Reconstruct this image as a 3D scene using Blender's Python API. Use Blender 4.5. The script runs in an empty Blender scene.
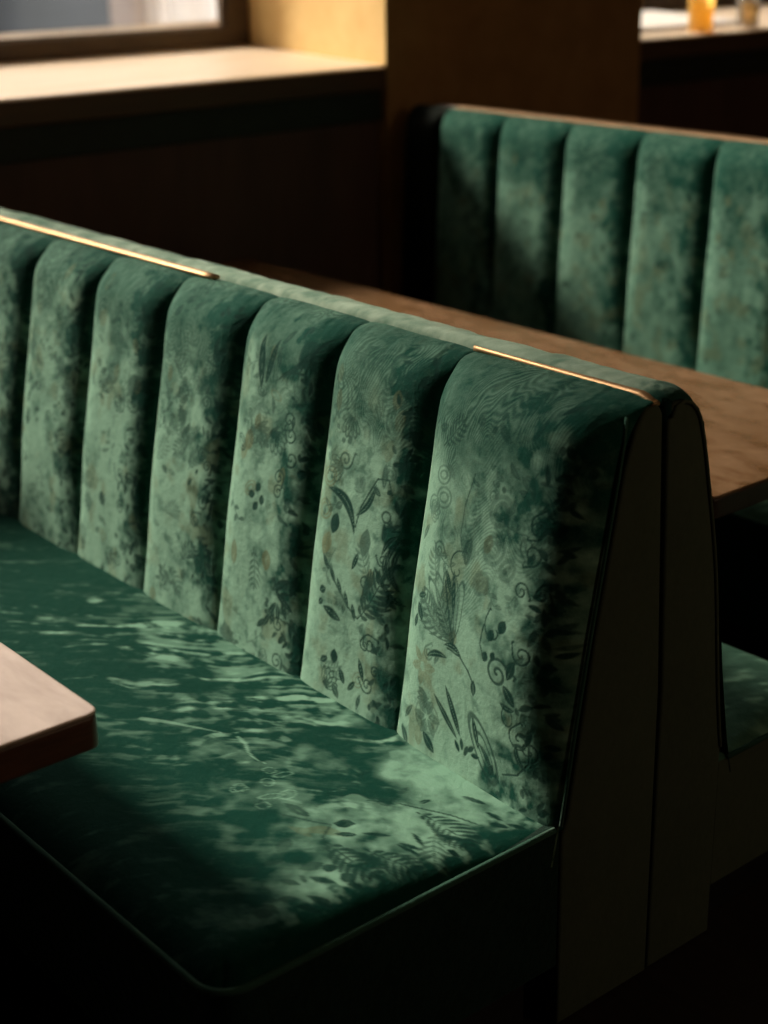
import bpy, bmesh, math, random
import numpy as np
from mathutils import Vector, Matrix

SC = bpy.context.scene
COL = SC.collection
PI = math.pi

# ------------------------------------------------------------------ helpers
def link(o, parent=None):
    COL.objects.link(o)
    if parent is not None:
        o.parent = parent
    return o

def tag(o, label=None, cat=None, group=None, kind=None):
    if label: o['label'] = label
    if cat: o['category'] = cat
    if group: o['group'] = group
    if kind: o['kind'] = kind
    return o

def thing(name, label, cat, loc=(0, 0, 0), group=None):
    o = bpy.data.objects.new(name, None)
    o.empty_display_size = 0.1
    o.location = loc
    link(o)
    return tag(o, label, cat, group)

def place(o, parent):
    """parent without moving: geometry is written in world coordinates"""
    o.parent = parent
    o.matrix_parent_inverse = Matrix.Translation(-Vector(parent.location))
    return o

def obj(name, bm, mat, parent=None, smooth=False):
    me = bpy.data.meshes.new(name)
    bmesh.ops.recalc_face_normals(bm, faces=bm.faces)
    bm.to_mesh(me); bm.free()
    me.materials.append(mat)
    if smooth:
        for p in me.polygons: p.use_smooth = True
    o = bpy.data.objects.new(name, me)
    link(o)
    if parent is not None: place(o, parent)
    return o

def add_box(bm, a, b, bevel=0.0, seg=2):
    r = bmesh.ops.create_cube(bm, size=1.0)
    vs = r['verts']
    for v in vs:
        v.co = Vector([(a[i] + b[i]) / 2 + v.co[i] * (b[i] - a[i]) for i in range(3)])
    if bevel > 0:
        es = list({e for v in vs for e in v.link_edges})
        bmesh.ops.bevel(bm, geom=es, offset=bevel, segments=seg, affect='EDGES', profile=0.5)
    return bm

def box(a, b, bevel=0.0, seg=2):
    return add_box(bmesh.new(), a, b, bevel, seg)

def prism(poly, axis, lo, hi, bevel=0.0, seg=3):
    """extrude a 2-D polygon. axis 0: poly is (y,z) along x; axis 1: (x,z) along y; axis 2: (x,y) along z"""
    bm = bmesh.new()
    def co(p, h):
        if axis == 0: return (h, p[0], p[1])
        if axis == 1: return (p[0], h, p[1])
        return (p[0], p[1], h)
    A = [bm.verts.new(co(p, lo)) for p in poly]
    B = [bm.verts.new(co(p, hi)) for p in poly]
    n = len(poly)
    fa = bm.faces.new(A); fb = bm.faces.new(B)
    for i in range(n):
        bm.faces.new((A[i], A[(i + 1) % n], B[(i + 1) % n], B[i]))
    bmesh.ops.recalc_face_normals(bm, faces=bm.faces)
    if bevel > 0:
        es = list(set(fa.edges) | set(fb.edges))
        bmesh.ops.bevel(bm, geom=es, offset=bevel, segments=seg, affect='EDGES', profile=0.5)
    return bm

def round_poly(pts, radii, n=7):
    """round the corners of a polygon"""
    out = []
    m = len(pts)
    for i, p in enumerate(pts):
        r = radii[i] if isinstance(radii, (list, tuple)) else radii
        p = Vector(p); a = Vector(pts[i - 1]); b = Vector(pts[(i + 1) % m])
        if r <= 0:
            out.append(tuple(p)); continue
        u = (a - p).normalized(); w = (b - p).normalized()
        half = u.angle(w) / 2
        t = min(r / math.tan(half), (a - p).length * .49, (b - p).length * .49)
        p0 = p + u * t; p1 = p + w * t
        for k in range(n + 1):
            s = k / n
            q = p0 * (1 - s) ** 2 + p * 2 * s * (1 - s) + p1 * s ** 2
            out.append(tuple(q))
    return out

def tube(path, r, closed=False, seg=8, bm=None):
    bm = bm or bmesh.new()
    P = [Vector(p) for p in path]
    n = len(P)
    rings = []
    up = Vector((0, 0, 1))
    for i in range(n):
        if closed: t = (P[(i + 1) % n] - P[i - 1])
        else: t = P[min(i + 1, n - 1)] - P[max(i - 1, 0)]
        t.normalize()
        a = t.cross(up)
        if a.length < .15: a = t.cross(Vector((0, 1, 0)))
        a.normalize(); b = a.cross(t).normalized()
        rings.append([bm.verts.new(P[i] + a * r * math.cos(2 * PI * k / seg) + b * r * math.sin(2 * PI * k / seg)) for k in range(seg)])
    for i in range(n if closed else n - 1):
        A = rings[i]; B = rings[(i + 1) % n]
        for k in range(seg):
            bm.faces.new((A[k], A[(k + 1) % seg], B[(k + 1) % seg], B[k]))
    if not closed:
        bm.faces.new(rings[0]); bm.faces.new(rings[-1])
    return bm

def lathe(prof, c, seg=40, bm=None, cap=True):
    bm = bm or bmesh.new()
    rings = [[bm.verts.new((c[0] + r * math.cos(2 * PI * k / seg), c[1] + r * math.sin(2 * PI * k / seg), c[2] + z)) for k in range(seg)] for r, z in prof]
    for A, B in zip(rings, rings[1:]):
        for k in range(seg):
            bm.faces.new((A[k], A[(k + 1) % seg], B[(k + 1) % seg], B[k]))
    if cap:
        bm.faces.new(rings[0]); bm.faces.new(rings[-1])
    return bm

def grid_obj(name, P, mat, parent, attrs=None, flip=False):
    """P: (nx,ny,3) array -> smooth grid mesh with float attributes"""
    nx, ny = P.shape[:2]
    me = bpy.data.meshes.new(name)
    me.vertices.add(nx * ny)
    me.vertices.foreach_set('co', P.reshape(-1).astype(np.float32))
    i, j = np.meshgrid(np.arange(nx - 1), np.arange(ny - 1), indexing='ij')
    a = (i * ny + j).ravel(); b = ((i + 1) * ny + j).ravel(); c = ((i + 1) * ny + j + 1).ravel(); d = (i * ny + j + 1).ravel()
    q = np.stack([a, d, c, b] if flip else [a, b, c, d], 1)
    nf = len(q)
    me.loops.add(nf * 4)
    me.loops.foreach_set('vertex_index', q.ravel().astype(np.int32))
    me.polygons.add(nf)
    me.polygons.foreach_set('loop_start', (np.arange(nf) * 4).astype(np.int32))
    me.polygons.foreach_set('use_smooth', np.ones(nf, bool))
    me.update(calc_edges=True)
    me.validate()
    for k, v in (attrs or {}).items():
        at = me.attributes.new(k, 'FLOAT', 'POINT')
        at.data.foreach_set('value', v.reshape(-1).astype(np.float32))
    me.materials.append(mat)
    o = bpy.data.objects.new(name, me)
    link(o)
    if parent is not None: place(o, parent)
    return o

# ------------------------------------------------------------------ numpy noise
def _hash(ix, iy, seed):
    h = (ix.astype(np.int64) * 374761393 + iy.astype(np.int64) * 668265263 + seed * 974711) & 0x7fffffff
    h = ((h ^ (h >> 13)) * 1274126177) & 0x7fffffff
    h = h ^ (h >> 16)
    return (h & 0xffff) / 65535.0

def vnoise(x, y, seed=0):
    ix = np.floor(x); iy = np.floor(y)
    fx = x - ix; fy = y - iy
    ux = fx * fx * fx * (fx * (fx * 6 - 15) + 10); uy = fy * fy * fy * (fy * (fy * 6 - 15) + 10)
    a = _hash(ix, iy, seed); b = _hash(ix + 1, iy, seed); c = _hash(ix, iy + 1, seed); d = _hash(ix + 1, iy + 1, seed)
    return (a * (1 - ux) + b * ux) * (1 - uy) + (c * (1 - ux) + d * ux) * uy

def fbm(x, y, seed=0, octv=4):
    s = 0; amp = .5; tot = 0
    for k in range(octv):
        s = s + amp * vnoise(x + 17.3 * k, y - 9.1 * k, seed + k * 31); tot += amp
        x = x * 2.03; y = y * 2.03; amp *= .5
    return s / tot

def sst(a, b, x):
    t = np.clip((x - a) / (b - a), 0, 1)
    return t * t * (3 - 2 * t)

# ------------------------------------------------------------------ damask motifs printed on the cloth
class Cloth:
    """pattern fields on a (nx,ny) grid whose cloth coordinates (metres) are X[:,None] / S[None,:] or full 2-D"""
    def __init__(self, X, S):
        self.X, self.S = X, S
        self.x1 = X[:, X.shape[1] // 2]; self.s1 = S[S.shape[0] // 2, :]
        z = np.zeros_like(X)
        self.motif = z.copy(); self.brown = z.copy(); self.light = z.copy()
    def win(self, cx, cs, r):
        i0 = np.searchsorted(self.x1, cx - r); i1 = np.searchsorted(self.x1, cx + r)
        j0 = np.searchsorted(self.s1, cs - r); j1 = np.searchsorted(self.s1, cs + r)
        if i1 - i0 < 2 or j1 - j0 < 2: return None
        sl = (slice(i0, i1), slice(j0, j1))
        return sl, self.X[sl], self.S[sl]
    def put(self, sl, m, f='motif', v=1.0):
        F = getattr(self, f)
        F[sl] = np.maximum(F[sl], m * v)
    def leaf(self, cx, cs, L, W, ang, bend=0.0, f='motif', v=1.0, vein=True, tip=1.0):
        r = L * .75 + W
        w = self.win(cx, cs, r)
        if not w: return
        sl, X, S = w
        c, s_ = math.cos(ang), math.sin(ang)
        u = ((X - cx) * c + (S - cs) * s_) / (L / 2)
        q = -(X - cx) * s_ + (S - cs) * c
        q = q - bend * L * (1 - u * u)
        half = W / 2 * np.clip(1 - np.abs(u) ** (1.6 + tip * .4), 0, 1) ** .9
        e = .0016
        m = sst(e, -e, np.abs(q) - half) * (np.abs(u) < 1)
        if vein:
            m = m * (1 - .45 * sst(.0011, .0002, np.abs(q)) * (np.abs(u) < .8))
        self.put(sl, m, f, v)
    def outline(self, cx, cs, a, b, ang=0, w=.0022, f='motif', v=.8, rings=1, gap=.007):
        r = max(a, b) + .01
        win = self.win(cx, cs, r)
        if not win: return
        sl, X, S = win
        c, s_ = math.cos(ang), math.sin(ang)
        u = ((X - cx) * c + (S - cs) * s_); q = -(X - cx) * s_ + (S - cs) * c
        for k in range(rings):
            aa, bb = a - k * gap, b - k * gap
            if aa <= .002 or bb <= .002: break
            d = np.abs(np.sqrt((u / aa) ** 2 + (q / bb) ** 2) - 1) * min(aa, bb)
            self.put(sl, sst(w, w * .35, d), f, v)
    def stroke(self, pts, w=.0022, f='motif', v=.9, taper=False):
        pts = np.array(pts, float)
        n = len(pts)
        for k in range(n - 1):
            a, b = pts[k], pts[k + 1]
            m = (a + b) / 2; r = np.linalg.norm(b - a) / 2 + w * 2.5
            win = self.win(m[0], m[1], r)
            if not win: continue
            sl, X, S = win
            ab = b - a; L2 = max(ab @ ab, 1e-12)
            t = np.clip(((X - a[0]) * ab[0] + (S - a[1]) * ab[1]) / L2, 0, 1)
            d = np.hypot(X - a[0] - t * ab[0], S - a[1] - t * ab[1])
            ww = w * (1 - .75 * (k + t) / (n - 1)) if taper else w
            self.put(sl, sst(ww * 1.15, ww * .45, d), f, v)
    def spiral(self, cx, cs, R, turns=1.6, a0=0, w=.0024, sgn=1, f='motif', v=.9, tail=True):
        pts = []
        for k in range(26):
            t = k / 25
            a = a0 + sgn * t * turns * 2 * PI
            rr = R * (1 - t) ** .8 + .0015
            pts.append((cx + rr * math.cos(a), cs + rr * math.sin(a)))
        if tail:
            p, q = pts[0], pts[1]
            dx, dy = p[0] - q[0], p[1] - q[1]
            pts = [(p[0] + dx * 2.6 + k * dy * .6, p[1] + dy * 2.6 - k * dx * .6) for k in (1, 0)] + pts
        self.stroke(pts, w, f, v)
    def fern(self, x0, s0, L, ang, n=8, leafL=.05, leafW=.008, curl=.6, f='motif', v=.9):
        a = ang; p = np.array([x0, s0]); step = L / n
        stem = [tuple(p)]
        for k in range(n):
            a += curl / n
            p = p + step * np.array([math.cos(a), math.sin(a)])
            stem.append(tuple(p))
            l = leafL * math.sin(PI * (k + 1.2) / (n + 1.6))
            for sg in (-1, 1):
                b = a + sg * .85
                c = p + np.array([math.cos(b), math.sin(b)]) * l * .5
                self.leaf(c[0], c[1], l, leafW, b, .08 * sg, f, v, vein=False)
        self.stroke(stem, .0018, f, v)
        self.leaf(p[0] + math.cos(a) * leafL * .3, p[1] + math.sin(a) * leafL * .3, leafL * .6, leafW, a, 0, f, v, False)
    def fan(self, x0, s0, L, ang, spread=1.3, n=6, W=.011, f='motif', v=.85, open_=True):
        for k in range(n):
            b = ang + spread * (k / (n - 1) - .5)
            l = L * (1 - .25 * abs(k / (n - 1) - .5))
            cx, cs = x0 + math.cos(b) * l * .55, s0 + math.sin(b) * l * .55
            if open_: self.outline(cx, cs, l * .45, W * .62, b, .0016, f, v)
            else: self.leaf(cx, cs, l * .9, W, b, 0, f, v)
            self.stroke([(x0, s0), (cx, cs)], .0012, f, v * .8)
    def sprig(self, x0, s0, L, ang, n=5, lw=.01, ll=.026, f='motif', v=.95, curl=.5, rnd=random):
        a = ang; p = np.array([x0, s0]); pts = [tuple(p)]
        for k in range(n):
            a += curl / n
            p = p + L / n * np.array([math.cos(a), math.sin(a)])
            pts.append(tuple(p))
            b = a + (.9 if k % 2 else -.9)
            c = p + np.array([math.cos(b), math.sin(b)]) * ll * .55
            self.leaf(c[0], c[1], ll * rnd.uniform(.8, 1.1), lw, b, .06, f, v)
        self.stroke(pts, .0016, f, v)

def scatter(C, x0, x1, s0, s1, n, rnd, dark=.9):
    for _ in range(n):
        x = rnd.uniform(x0, x1); s = rnd.uniform(s0, s1); k = rnd.random(); a = rnd.uniform(0, 2 * PI)
        v = rnd.uniform(.55, 1.0) * dark
        if k < .30: C.leaf(x, s, rnd.uniform(.022, .046), rnd.uniform(.009, .017), a, rnd.uniform(-.1, .1), v=v)
        elif k < .42: C.leaf(x, s, rnd.uniform(.03, .045), rnd.uniform(.018, .026), PI / 2 + rnd.uniform(-.3, .3), 0, 'brown', v, tip=2)
        elif k < .49: C.spiral(x, s, rnd.uniform(.012, .024), rnd.uniform(1, 1.8), a, rnd.uniform(.0018, .003), rnd.choice((-1, 1)), v=v)
        elif k < .55: C.outline(x, s, rnd.uniform(.010, .02), rnd.uniform(.008, .014), a, .002, 'brown' if rnd.random() < .6 else 'motif', v, 2)
        elif k < .68: C.fan(x, s, rnd.uniform(.03, .055), a, 1.3, 5, .012, v=v, open_=rnd.random() < .6)
        elif k < .86: C.sprig(x, s, rnd.uniform(.04, .07), a, 4, .009, .02, v=v, rnd=rnd)
        elif k < .93: C.fern(x, s, rnd.uniform(.05, .08), a, 6, .03, .006, rnd.uniform(-1, 1), v=v)
        else:
            for q in range(3):
                C.leaf(x + rnd.uniform(-.014, .014), s + rnd.uniform(-.014, .014), .013, .012, a, 0, v=v, vein=False)

# ------------------------------------------------------------------ materials
def mat_new(name):
    m = bpy.data.materials.new(name); m.use_nodes = True
    nt = m.node_tree; nt.nodes.clear()
    out = nt.nodes.new('ShaderNodeOutputMaterial')
    return m, nt, out

def N(nt, typ, **kw):
    n = nt.nodes.new(typ)
    for k, v in kw.items():
        if k in n.inputs: n.inputs[k].default_value = v
        else: setattr(n, k, v)
    return n

def mixc(nt, f, a, b, mode='MIX'):
    n = nt.nodes.new('ShaderNodeMix'); n.data_type = 'RGBA'; n.blend_type = mode
    for sock, v in ((n.inputs[0], f), (n.inputs[6], a), (n.inputs[7], b)):
        if hasattr(v, 'links') or isinstance(v, bpy.types.NodeSocket): nt.links.new(v, sock)
        else: sock.default_value = v if not isinstance(v, tuple) else (v + (1,) if len(v) == 3 else v)
    return n.outputs[2]

def mth(nt, op, a, b=None, clamp=False):
    n = nt.nodes.new('ShaderNodeMath'); n.operation = op; n.use_clamp = clamp
    for i, v in enumerate((a, b)):
        if v is None: continue
        if isinstance(v, bpy.types.NodeSocket): nt.links.new(v, n.inputs[i])
        else: n.inputs[i].default_value = v
    return n.outputs[0]

def attr(nt, name):
    n = nt.nodes.new('ShaderNodeAttribute'); n.attribute_name = name
    return n.outputs['Fac']

def velvet(name, deep, pale, motif, brown, sheen=.16, plain=False, bump=.25, namp=1.0):
    m, nt, out = mat_new(name)
    L = nt.links.new
    b = nt.nodes.new('ShaderNodeBsdfPrincipled')
    tc = nt.nodes.new('ShaderNodeTexCoord')
    mp = N(nt, 'ShaderNodeMapping'); mp.inputs['Scale'].default_value = (1, 1, 1)
    L(tc.outputs['Object'], mp.inputs['Vector'])
    n1 = N(nt, 'ShaderNodeTexNoise', Scale=55.0, Detail=5.0, Roughness=.62); L(mp.outputs[0], n1.inputs['Vector'])
    n2 = N(nt, 'ShaderNodeTexNoise', Scale=420.0, Detail=3.0, Roughness=.7); L(mp.outputs[0], n2.inputs['Vector'])
    n3 = N(nt, 'ShaderNodeTexNoise', Scale=9.0, Detail=4.0, Roughness=.55, Distortion=.6); L(mp.outputs[0], n3.inputs['Vector'])
    if plain:
        f = mth(nt, 'ADD', mth(nt, 'MULTIPLY', n3.outputs[0], .5), mth(nt, 'MULTIPLY', mth(nt, 'SUBTRACT', n1.outputs[0], .5), .6), True)
        c = mixc(nt, f, deep, pale)
        hgt = mth(nt, 'MULTIPLY', n2.outputs[0], .5)
    else:
        f = mth(nt, 'ADD', attr(nt, 'nap_shade'), mth(nt, 'MULTIPLY', mth(nt, 'SUBTRACT', n1.outputs[0], .5), .42 * namp))
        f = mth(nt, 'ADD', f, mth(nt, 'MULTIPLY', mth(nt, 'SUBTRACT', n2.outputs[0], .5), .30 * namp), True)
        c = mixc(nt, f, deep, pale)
        jit = mth(nt, 'ADD', .72, mth(nt, 'MULTIPLY', n1.outputs[0], .5))
        c = mixc(nt, mth(nt, 'MULTIPLY', attr(nt, 'brown'), mth(nt, 'MULTIPLY', jit, .72), True), c, brown)
        c = mixc(nt, mth(nt, 'MULTIPLY', attr(nt, 'motif'), jit, True), c, motif)
        hgt = mth(nt, 'SUBTRACT', mth(nt, 'MULTIPLY', n2.outputs[0], .55), mth(nt, 'MULTIPLY', attr(nt, 'motif'), .9))
    L(c, b.inputs['Base Color'])
    b.inputs['Roughness'].default_value = .85
    b.inputs['Specular IOR Level'].default_value = .05
    b.inputs['Sheen Weight'].default_value = sheen
    b.inputs['Sheen Roughness'].default_value = .42
    L(mixc(nt, .55, c, (.55, .8, .66)), b.inputs['Sheen Tint'])
    bp = N(nt, 'ShaderNodeBump', Strength=bump, Distance=.0022)
    L(hgt, bp.inputs['Height'])
    bp2 = N(nt, 'ShaderNodeBump', Strength=bump * 1.2, Distance=.010)
    L(n1.outputs[0], bp2.inputs['Height']); L(bp.outputs[0], bp2.inputs['Normal'])
    L(bp2.outputs[0], b.inputs['Normal'])
    L(b.outputs[0], out.inputs[0])
    return m

def simple(name, col, rough=.6, metal=0.0, spec=.5, var=None, scale=20.0, stretch=(1, 1, 1), bump=0.0, detail=4.0, coat=0.0):
    m, nt, out = mat_new(name)
    L = nt.links.new
    b = nt.nodes.new('ShaderNodeBsdfPrincipled')
    tc = nt.nodes.new('ShaderNodeTexCoord'); mp = nt.nodes.new('ShaderNodeMapping')
    mp.inputs['Scale'].default_value = stretch
    L(tc.outputs['Object'], mp.inputs['Vector'])
    n = N(nt, 'ShaderNodeTexNoise', Scale=scale, Detail=detail, Roughness=.6, Distortion=.3); L(mp.outputs[0], n.inputs['Vector'])
    v = var or tuple(c * .8 for c in col)
    r = nt.nodes.new('ShaderNodeMapRange'); r.inputs[1].default_value = .32; r.inputs[2].default_value = .68
    L(n.outputs[0], r.inputs[0])
    L(mixc(nt, r.outputs[0], col, v), b.inputs['Base Color'])
    b.inputs['Roughness'].default_value = rough; b.inputs['Metallic'].default_value = metal
    b.inputs['Specular IOR Level'].default_value = spec
    b.inputs['Coat Weight'].default_value = coat; b.inputs['Coat Roughness'].default_value = .2
    if bump:
        bp = N(nt, 'ShaderNodeBump', Strength=bump, Distance=.004); L(n.outputs[0], bp.inputs['Height']); L(bp.outputs[0], b.inputs['Normal'])
    L(b.outputs[0], out.inputs[0])
    return m

def glass_mat(name, tint=(1, 1, 1), ior=1.45, body=0.0):
    m, nt, out = mat_new(name)
    L = nt.links.new
    t = N(nt, 'ShaderNodeBsdfTransparent'); t.inputs[0].default_value = tint + (1,)
    g = N(nt, 'ShaderNodeBsdfGlossy'); g.inputs['Roughness'].default_value = .03
    fr = N(nt, 'ShaderNodeFresnel', IOR=ior)
    mx = nt.nodes.new('ShaderNodeMixShader')
    L(fr.outputs[0], mx.inputs[0]); L(t.outputs[0], mx.inputs[1]); L(g.outputs[0], mx.inputs[2])
    res = mx.outputs[0]
    if body:
        d = N(nt, 'ShaderNodeBsdfTranslucent'); d.inputs[0].default_value = tint + (1,)
        m2 = nt.nodes.new('ShaderNodeMixShader'); m2.inputs[0].default_value = body
        L(res, m2.inputs[1]); L(d.outputs[0], m2.inputs[2]); res = m2.outputs[0]
    L(res, out.inputs[0])
    return m

DEEP, PALE, MOT, BRN = (.003, .042, .030), (.160, .292, .222), (.0035, .028, .022), (.085, .095, .045)
M_VEL = velvet('velvet_damask', DEEP, PALE, MOT, BRN)
M_SEAT = velvet('velvet_crushed', (.0012, .032, .022), (.155, .30, .222), (.003, .026, .019), (.075, .10, .05), sheen=.04, namp=.34)
M_SIDE = velvet('velvet_side', (.045, .058, .040), (.075, .090, .060), MOT, BRN, .12, True, .15)
M_WELT = velvet('velvet_welt', (.020, .060, .044), (.045, .11, .08), MOT, BRN, .25, True, .1)
M_TOP = velvet('velvet_top_roll', (.03, .095, .065), (.26, .34, .27), MOT, BRN, .35, False, .3)
M_DARKEND = velvet('velvet_dark_end', (.004, .006, .005), (.009, .012, .010), MOT, BRN, .05, True, .2)  # much darker velvet for the first channel of bench C
M_BRASS = simple('brushed_brass', (.58, .38, .215), .55, 1.0, var=(.46, .29, .15), scale=60, stretch=(.2, 8, 8))
M_TABLE = simple('pale_table_laminate', (.46, .36, .30), .34, 0, .5, var=(.33, .245, .19), scale=7, stretch=(1, 3, 1), bump=.03)
M_EDGE = simple('table_edge_wood', (.10, .035, .014), .35, 0, .5, var=(.06, .02, .008), scale=18, stretch=(1, 1, 9))
M_WOOD = simple('brown_table_wood', (.105, .052, .020), .27, 0, .6, var=(.21, .125, .070), scale=8.5, stretch=(1, 1.9, 1), bump=.06, detail=9)
M_WOODEDGE = simple('dark_table_edge', (.035, .018, .009), .45, var=(.02, .01, .005), scale=14, stretch=(1, 6, 6))
M_IRON = simple('black_iron', (.012, .012, .013), .5, .6, var=(.02, .02, .02), scale=40)
M_JAMB_LIT = simple('plaster_lit', (.80, .58, .27), .9, 0, .2, var=(.72, .50, .22), scale=9, bump=.25, detail=7)
M_PIER = simple('plaster_dim', (.37, .215, .085), .92, 0, .2, var=(.28, .155, .058), scale=7, bump=.25, detail=7)  # same plaster as the jamb, in its dim unlit tone
M_DADO = simple('dark_dado_panel', (.085, .042, .032), .6, 0, .3, var=(.062, .030, .023), scale=8, stretch=(1, 1, .2))
M_SILL = simple('sill_wood', (.80, .67, .54), .38, 0, .5, var=(.72, .57, .42), scale=9, stretch=(1, .25, 1), bump=.04)
M_NOSE = simple('sill_nosing_wood', (.085, .045, .020), .5, 0, .4, var=(.06, .03, .013), scale=12, stretch=(1, .2, 1))
M_STRIP = simple('under_sill_dark', (.016, .024, .018), .6, 0, .3, var=(.012, .018, .014), scale=15)
M_FRAME = simple('window_frame_wood', (.075, .045, .020), .5, 0, .4, var=(.05, .03, .013), scale=16, stretch=(1, .3, 1))
M_FLOOR = simple('dark_floorboards', (.020, .014, .011), .42, 0, .4, var=(.011, .008, .007), scale=6, stretch=(.4, 6, 1), bump=.1)
M_CEIL = simple('ceiling_paint', (.22, .16, .10), .9, var=(.19, .14, .09), scale=5)
M_WALL = simple('dark_wall_paint', (.10, .06, .035), .9, 0, .2, var=(.08, .045, .026), scale=5)
M_GLASS = glass_mat('window_glass')
M_AMBER = glass_mat('amber_glass', (1.0, .80, .42), body=.5)
M_CLEAR = glass_mat('clear_glass', (.96, .93, .88), body=.08)
M_SILL_LIT = simple('lit_sill_white', (.82, .79, .77), .8, var=(.76, .73, .71), scale=30)

# ------------------------------------------------------------------ room shell
WX = -3.0           # inner face of the window wall
GX = -3.85          # plane of the window glass
R_FAR, R_FRONT, R_RIGHT, R_TOP = 6.2, -4.2, 5.0, 3.9

def struct(name, bm, m, parent=None, smooth=False):
    o = obj(name, bm, m, parent, smooth)
    if parent is None: o['kind'] = 'structure'
    return o

struct('floor', box((-4.4, R_FRONT - .2, -.12), (R_RIGHT + .2, R_FAR + .2, 0)), M_FLOOR)
struct('ceiling', box((-4.4, R_FRONT - .2, R_TOP), (R_RIGHT + .2, R_FAR + .2, R_TOP + .15)), M_CEIL)
struct('wall_back', box((-4.4, R_FAR, 0), (R_RIGHT + .2, R_FAR + .2, R_TOP)), M_WALL)
struct('wall_front', box((-4.4, R_FRONT - .2, 0), (R_RIGHT + .2, R_FRONT, R_TOP)), M_WALL)
struct('wall_right', box((R_RIGHT, R_FRONT, 0), (R_RIGHT + .2, R_FAR, R_TOP)), M_WALL)

W_OUT = -4.02
Z_S, Z_B, Z_T = 1.295, 1.335, 3.7      # sill front, sill back, window head
# window_1: from Y=-3.4 to 1.93 on the room side; splayed jamb on the far side
Y1A, Y1B = -3.4, 1.935
Y2A, Y2B = 3.315, 5.6
# the wall under and beside the windows
struct('wall_left', box((W_OUT, R_FRONT, 0), (WX - .05, R_FAR, 1.20)), M_DADO)
# pier between the two windows, far jamb shaped narrow to let sun onto the sill, standing proud of the dado
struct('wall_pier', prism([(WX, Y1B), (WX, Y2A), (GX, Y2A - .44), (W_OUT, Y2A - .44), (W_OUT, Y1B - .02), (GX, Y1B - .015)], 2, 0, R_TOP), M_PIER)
struct('wall_end_front', prism([(WX, R_FRONT), (WX, Y1A), (GX, Y1A + .15), (W_OUT, Y1A + .15), (W_OUT, R_FRONT)], 2, 0, R_TOP), M_PIER)
struct('wall_end_back', prism([(WX, Y2B), (WX, R_FAR), (W_OUT, R_FAR), (W_OUT, Y2B - .15), (GX, Y2B - .15)], 2, 0, R_TOP), M_PIER)
struct('wall_lintel', box((W_OUT, R_FRONT, Z_T), (WX, R_FAR, R_TOP)), M_PIER)
# far jamb faced with a brighter copy of the pier plaster, its sunlight painted in
struct('trim_1', prism([(WX + .001, Y1B + .001), (WX + .001, Y1B - .006), (GX + .03, Y1B - .020), (GX + .03, Y1B - .013)], 2, Z_S + .004, Z_T), M_JAMB_LIT)

def sill(n, ya, yb, z0=0.0):
    s = struct('trim_%d' % n, prism([(GX - .05, Z_B + z0), (WX - .012, Z_S + z0 + .002), (WX, Z_S + z0 - .008), (WX - .02, Z_S + z0 - .02), (GX - .05, Z_B + z0 - .06)], 1, ya, yb), M_SILL)
    struct('sill_nosing', box((WX - .10, ya, Z_S - .085 + z0), (WX + .004, yb, Z_S - .004 + z0), .008), M_NOSE, s)
    struct('under_sill_strip', box((WX - .12, ya, Z_S - .195 + z0), (WX - .022, yb, Z_S - .085 + z0), .006), M_STRIP, s)  # dark strip set back below the nosing
    return s
sill(2, Y1A + .02, Y1B - .003)
sill(3, Y2A + .004, Y2B - .02, .012)

def window(n, ya, yb, mullions):
    zb, zt = Z_B + .002, Z_T
    fr = bmesh.new()
    d0, d1 = GX - .045, GX + .03
    add_box(fr, (d0, ya, zb), (d1, yb, zb + .066), .006)
    add_box(fr, (d0, ya, zt - .07), (d1, yb, zt), .006)
    for y0, y1 in [(ya, ya + .105), (yb - .105, yb)] + [(q - .04, q + .04) for q in mullions]:
        add_box(fr, (d0 + .003, y0, zb + .05), (d1 - .003, y1, zt - .06), .006)
    w = struct('window_%d' % n, fr, M_FRAME)
    ys = [ya + .105] + sum([[q - .04, q + .04] for q in mullions], []) + [yb - .105]
    for k in range(0, len(ys), 2):
        struct('glass_pane', box((GX - .012, ys[k] - .01, zb + .055), (GX - .006, ys[k + 1] + .01, zt - .065)), M_GLASS, w)
        bd = bmesh.new()
        add_box(bd, (GX - .006, ys[k], zb + .058), (GX + .012, ys[k + 1], zb + .074), .003)
        add_box(bd, (GX - .006, ys[k], zb + .06), (GX + .012, ys[k] + .012, zt - .07), .003)
        add_box(bd, (GX - .006, ys[k + 1] - .012, zb + .06), (GX + .012, ys[k + 1], zt - .07), .003)
        struct('glazing_bead', bd, M_FRAME, w)
    return w
window(1, Y1A + .15, Y1B - .022, [-.75])
window(2, Y2A - .435, Y2B - .155, [4.9])

# ------------------------------------------------------------------ outside the window
struct('street_ground', box((-30, -25, -.4), (W_OUT - .02, 30, -.25)), simple('pale_pavement', (.42, .40, .38), .9, var=(.35, .33, .31), scale=3))
M_RENDER = simple('grey_render', (.50, .42, .37), .9, var=(.34, .29, .26), scale=1.5)
M_PALEST = simple('pale_stone', (.66, .60, .54), .85, var=(.58, .52, .46), scale=6)
M_DWIN = simple('dark_shop_glass', (.05, .06, .07), .2, var=(.04, .05, .055), scale=2)
bld = thing('building', 'grey rendered building across the street seen through the window', 'building', (-9.5, 2, -.25))
def bpart(name, a, b, m, bev=.01):
    return obj(name, box(a, b, bev), m, bld)
bpart('facade', (-10.2, -14, -.25), (-9.5, 16, 4.2), M_RENDER)
for (a, b) in ((2.1, 2.75), (3.35, 4.6), (5.9, 7.2), (-.4, .9)):
    f = bpart('shop_window', (-9.52, a, .3), (-9.44, b, 2.2), M_DWIN)
    sl = obj('window_ledge', box((-9.5, a - .08, .18), (-9.34, b + .08, .30), .01), M_PALEST, bld)
for y in (2.95, 4.95):
    bpart('pilaster', (-9.55, y, -.25), (-9.30, y + .30, 4.2), M_PALEST)
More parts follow.
